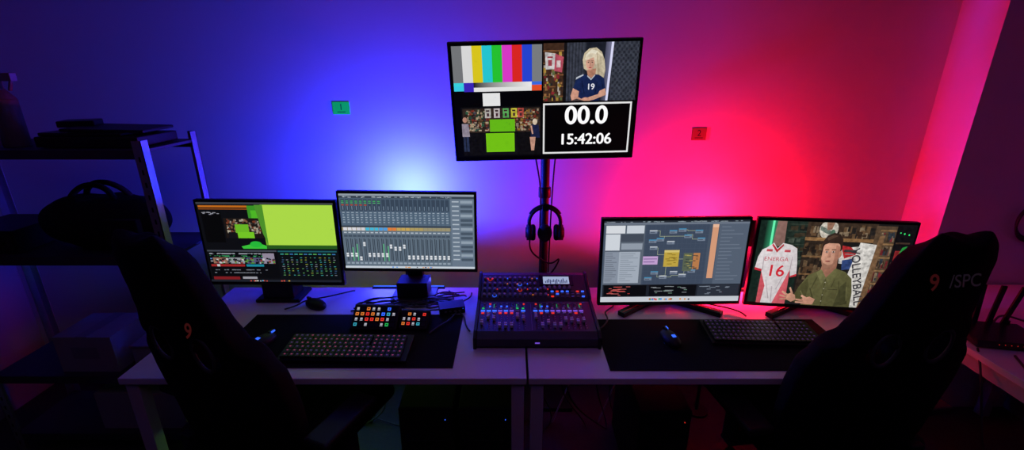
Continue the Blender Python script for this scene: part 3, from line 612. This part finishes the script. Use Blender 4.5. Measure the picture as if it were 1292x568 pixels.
m=MB(M_blk); m.box((0,0,.02),(.34,.055,.04),M_blk)
for i in range(6): m.cyl((-.13+i*.05,0,.0405),.018,.003,M_grey)
m.obj('power_strip',loc=(-.9,1.98,0),bevel=.004)
# ------------------------------------------------ wall notes
for x,z,mm,t in ((-.83,1.58,M_green,'1'),(.925,1.455,M_brown,'2')):
    n=empty('wall_note',(x,2.298,z)); m=MB(mm); m.box((0,0,0),(.082,.002,.058) if t=='1' else (.072,.002,.06),mm); m.obj('paper',n); text(t,n,(0,-.0015,0.004),.042,M_ink,'digit')
    m=MB(M_ink); m.box((0,-.0013,-.018),(.04,.0006,.003),M_ink); m.obj('mark',n)
# ------------------------------------------------ right side table + router
tb=empty('side_table',(2.15,1.60,0))
m=MB(M_desk); m.box((0,0,.7375),(.82,.92,.025),M_desk); m.obj('top',tb,bevel=.002)
m=MB(M_leg)
for a in (-1,1):
    for b_ in (-1,1): m.box((a*.375,b_*.425,.3625),(.045,.045,.725),M_leg)
m.box((0,-.425,.69),(.72,.03,.05),M_leg); m.box((-.375,0,.69),(.03,.82,.05),M_leg); m.obj('frame',tb,bevel=.002)
rt=empty('wifi_router',(1.90,1.57,.75),R(-10)); m=MB(M_blk2); m.box((0,0,.02),(.24,.16,.03),M_blk2)
for i,x in enumerate((-.09,-.03,.03,.09)): m.box((x,.085,.11),(.018,.008,.17),M_blk2,rot=(0,.12*(i-1.5),0)); m.cyl((x,.085,.03),.008,.03,M_blk2)
for i in range(5): m.box((-.05+i*.02,-.0805,.022),(.003,.001,.002),E_red)
m.obj('body',rt,bevel=.005)
tube('network_cable',[[(1.95,1.64,.77),(2.02,1.70,.8),(2.12,1.72,.76),(2.2,1.6,.757),(2.3,1.7,.757)],[(1.76,1.5,.757),(1.72,1.42,.7),(1.70,1.35,.5),(1.76,1.30,.3),(1.9,1.3,.012)],[(1.85,1.45,.757),(1.78,1.32,.756),(1.72,1.16,.72),(1.70,1.1,.4),(1.8,1.1,.012)]],.004,M_cable)
ch=empty('coiled_cable',(2.47,2.065,1.08)); m=MB(M_blk)
for i in range(3): m.tor((0,0,-.005*i),.085+.004*i,.005,M_blk,rot=(R(90),0,.06*i))
m.cyl((0,.008,.085),.008,.04,M_grey,rot=(R(90),0,0)); m.obj('coil',ch)
# ------------------------------------------------ room
def wall(name,c,d,mm=M_wall):
    m=MB(mm); m.box((0,0,0),d,mm); return m.obj(name,loc=c)
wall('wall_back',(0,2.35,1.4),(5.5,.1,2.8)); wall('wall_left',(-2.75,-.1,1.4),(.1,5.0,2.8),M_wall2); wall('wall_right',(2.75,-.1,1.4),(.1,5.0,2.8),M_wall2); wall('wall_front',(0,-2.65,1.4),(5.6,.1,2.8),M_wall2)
wall('wall_pillar',(2.37,2.19,1.4),(.65,.22,2.8))
wall('floor',(0,-.1,-.05),(5.6,5.2,.1),M_floor); wall('ceiling',(0,-.1,2.85),(5.6,5.2,.1),M_ceil)
m=MB(M_dark); m.box((0,0,.04),(4.7,.012,.08),M_dark); m.obj('baseboard_back',loc=(-.32,2.294,0),bevel=.002)
# ------------------------------------------------ lamps: hooded LED heads on slim floor stands between desks and wall
def led(name,x,y,z,c,P,r,mm,pw):
    root=empty(name,(x,y,0)); m=MB(M_blk); m.cyl((0,0,.006),.06,.012,M_blk); m.cyl((0,0,z/2-.03),.008,z-.06,M_blk); m.box((0,-.022,z-.02),(pw,.008,.13),M_blk); m.box((0,.036,z-.07),(pw,.116,.006),M_blk); m.box((0,-.017,z-.03),(.2,.002,.08),mm); m.obj('head_and_stand',root,bevel=.001)  # wide back and bottom plates added to block light, out of view
    L=bpy.data.lights.new('lamp','POINT'); L.color=c; L.energy=P; L.shadow_soft_size=r
    o=bpy.data.objects.new('lamp',L); col.objects.link(o); o.parent=root; o.location=(0,.022,z)
led('led_video_light',-.51,2.05,1.17,(.020,.034,1),74,.03,E_blue,.46)
led('led_video_light',1.0,2.05,1.05,(1,.003,.028),38,.03,E_red,.46)
def strip(x,y,w,c,P,mm):
    root=empty('added_glow_strip',(x,y,.75)); m=MB(M_blk); m.box((0,0,.006),(w,.012,.012),M_blk); m.box((0,0,.0125),(w-.01,.008,.002),mm); m.obj('strip',root)  # unseen strip added to throw coloured light on the desk
    L=bpy.data.lights.new('strip_glow','AREA'); L.shape='RECTANGLE'; L.size=w; L.size_y=.02; L.color=c; L.energy=P
    o=bpy.data.objects.new('strip_glow',L); col.objects.link(o); o.parent=root; o.location=(0,0,.05); o.rotation_euler=(R(-60),0,0)
strip(1.15,1.99,.5,(1,.01,.05),5.0,E_red); strip(-.5,2.018,.35,(.05,.06,1),1.0,E_blue)
L=bpy.data.lights.new('added_green_glow','POINT'); L.color=(.35,1,.1); L.energy=.9; L.shadow_soft_size=.05  # green light added under the desk, belongs to no modelled LED
o=bpy.data.objects.new('under_desk_glow',L); col.objects.link(o); o.location=(-.75,1.75,.40)
L=bpy.data.lights.new('ceiling_fill','AREA'); L.shape='RECTANGLE'; L.size=2; L.size_y=1.2; L.color=(.72,.34,1); L.energy=2.8
o=bpy.data.objects.new('added_fill_light',L); col.objects.link(o); o.location=(0,.2,2.78)  # unseen purple fill added to lift the dark room, not a fitted panel
w_=bpy.data.worlds.new('World'); scene.world=w_; w_.use_nodes=True; w_.node_tree.nodes['Background'].inputs[0].default_value=(.01,.004,.02,1); w_.node_tree.nodes['Background'].inputs[1].default_value=.3
# ------------------------------------------------ camera
cam=bpy.data.cameras.new('camera'); cam.sensor_width=36; cam.sensor_fit='HORIZONTAL'; cam.lens=580/1292*36; cam.clip_start=.02
o=bpy.data.objects.new('camera',cam); col.objects.link(o); o.location=(0,0,1.75); o.rotation_euler=(R(90-18.5),0,0); scene.camera=o
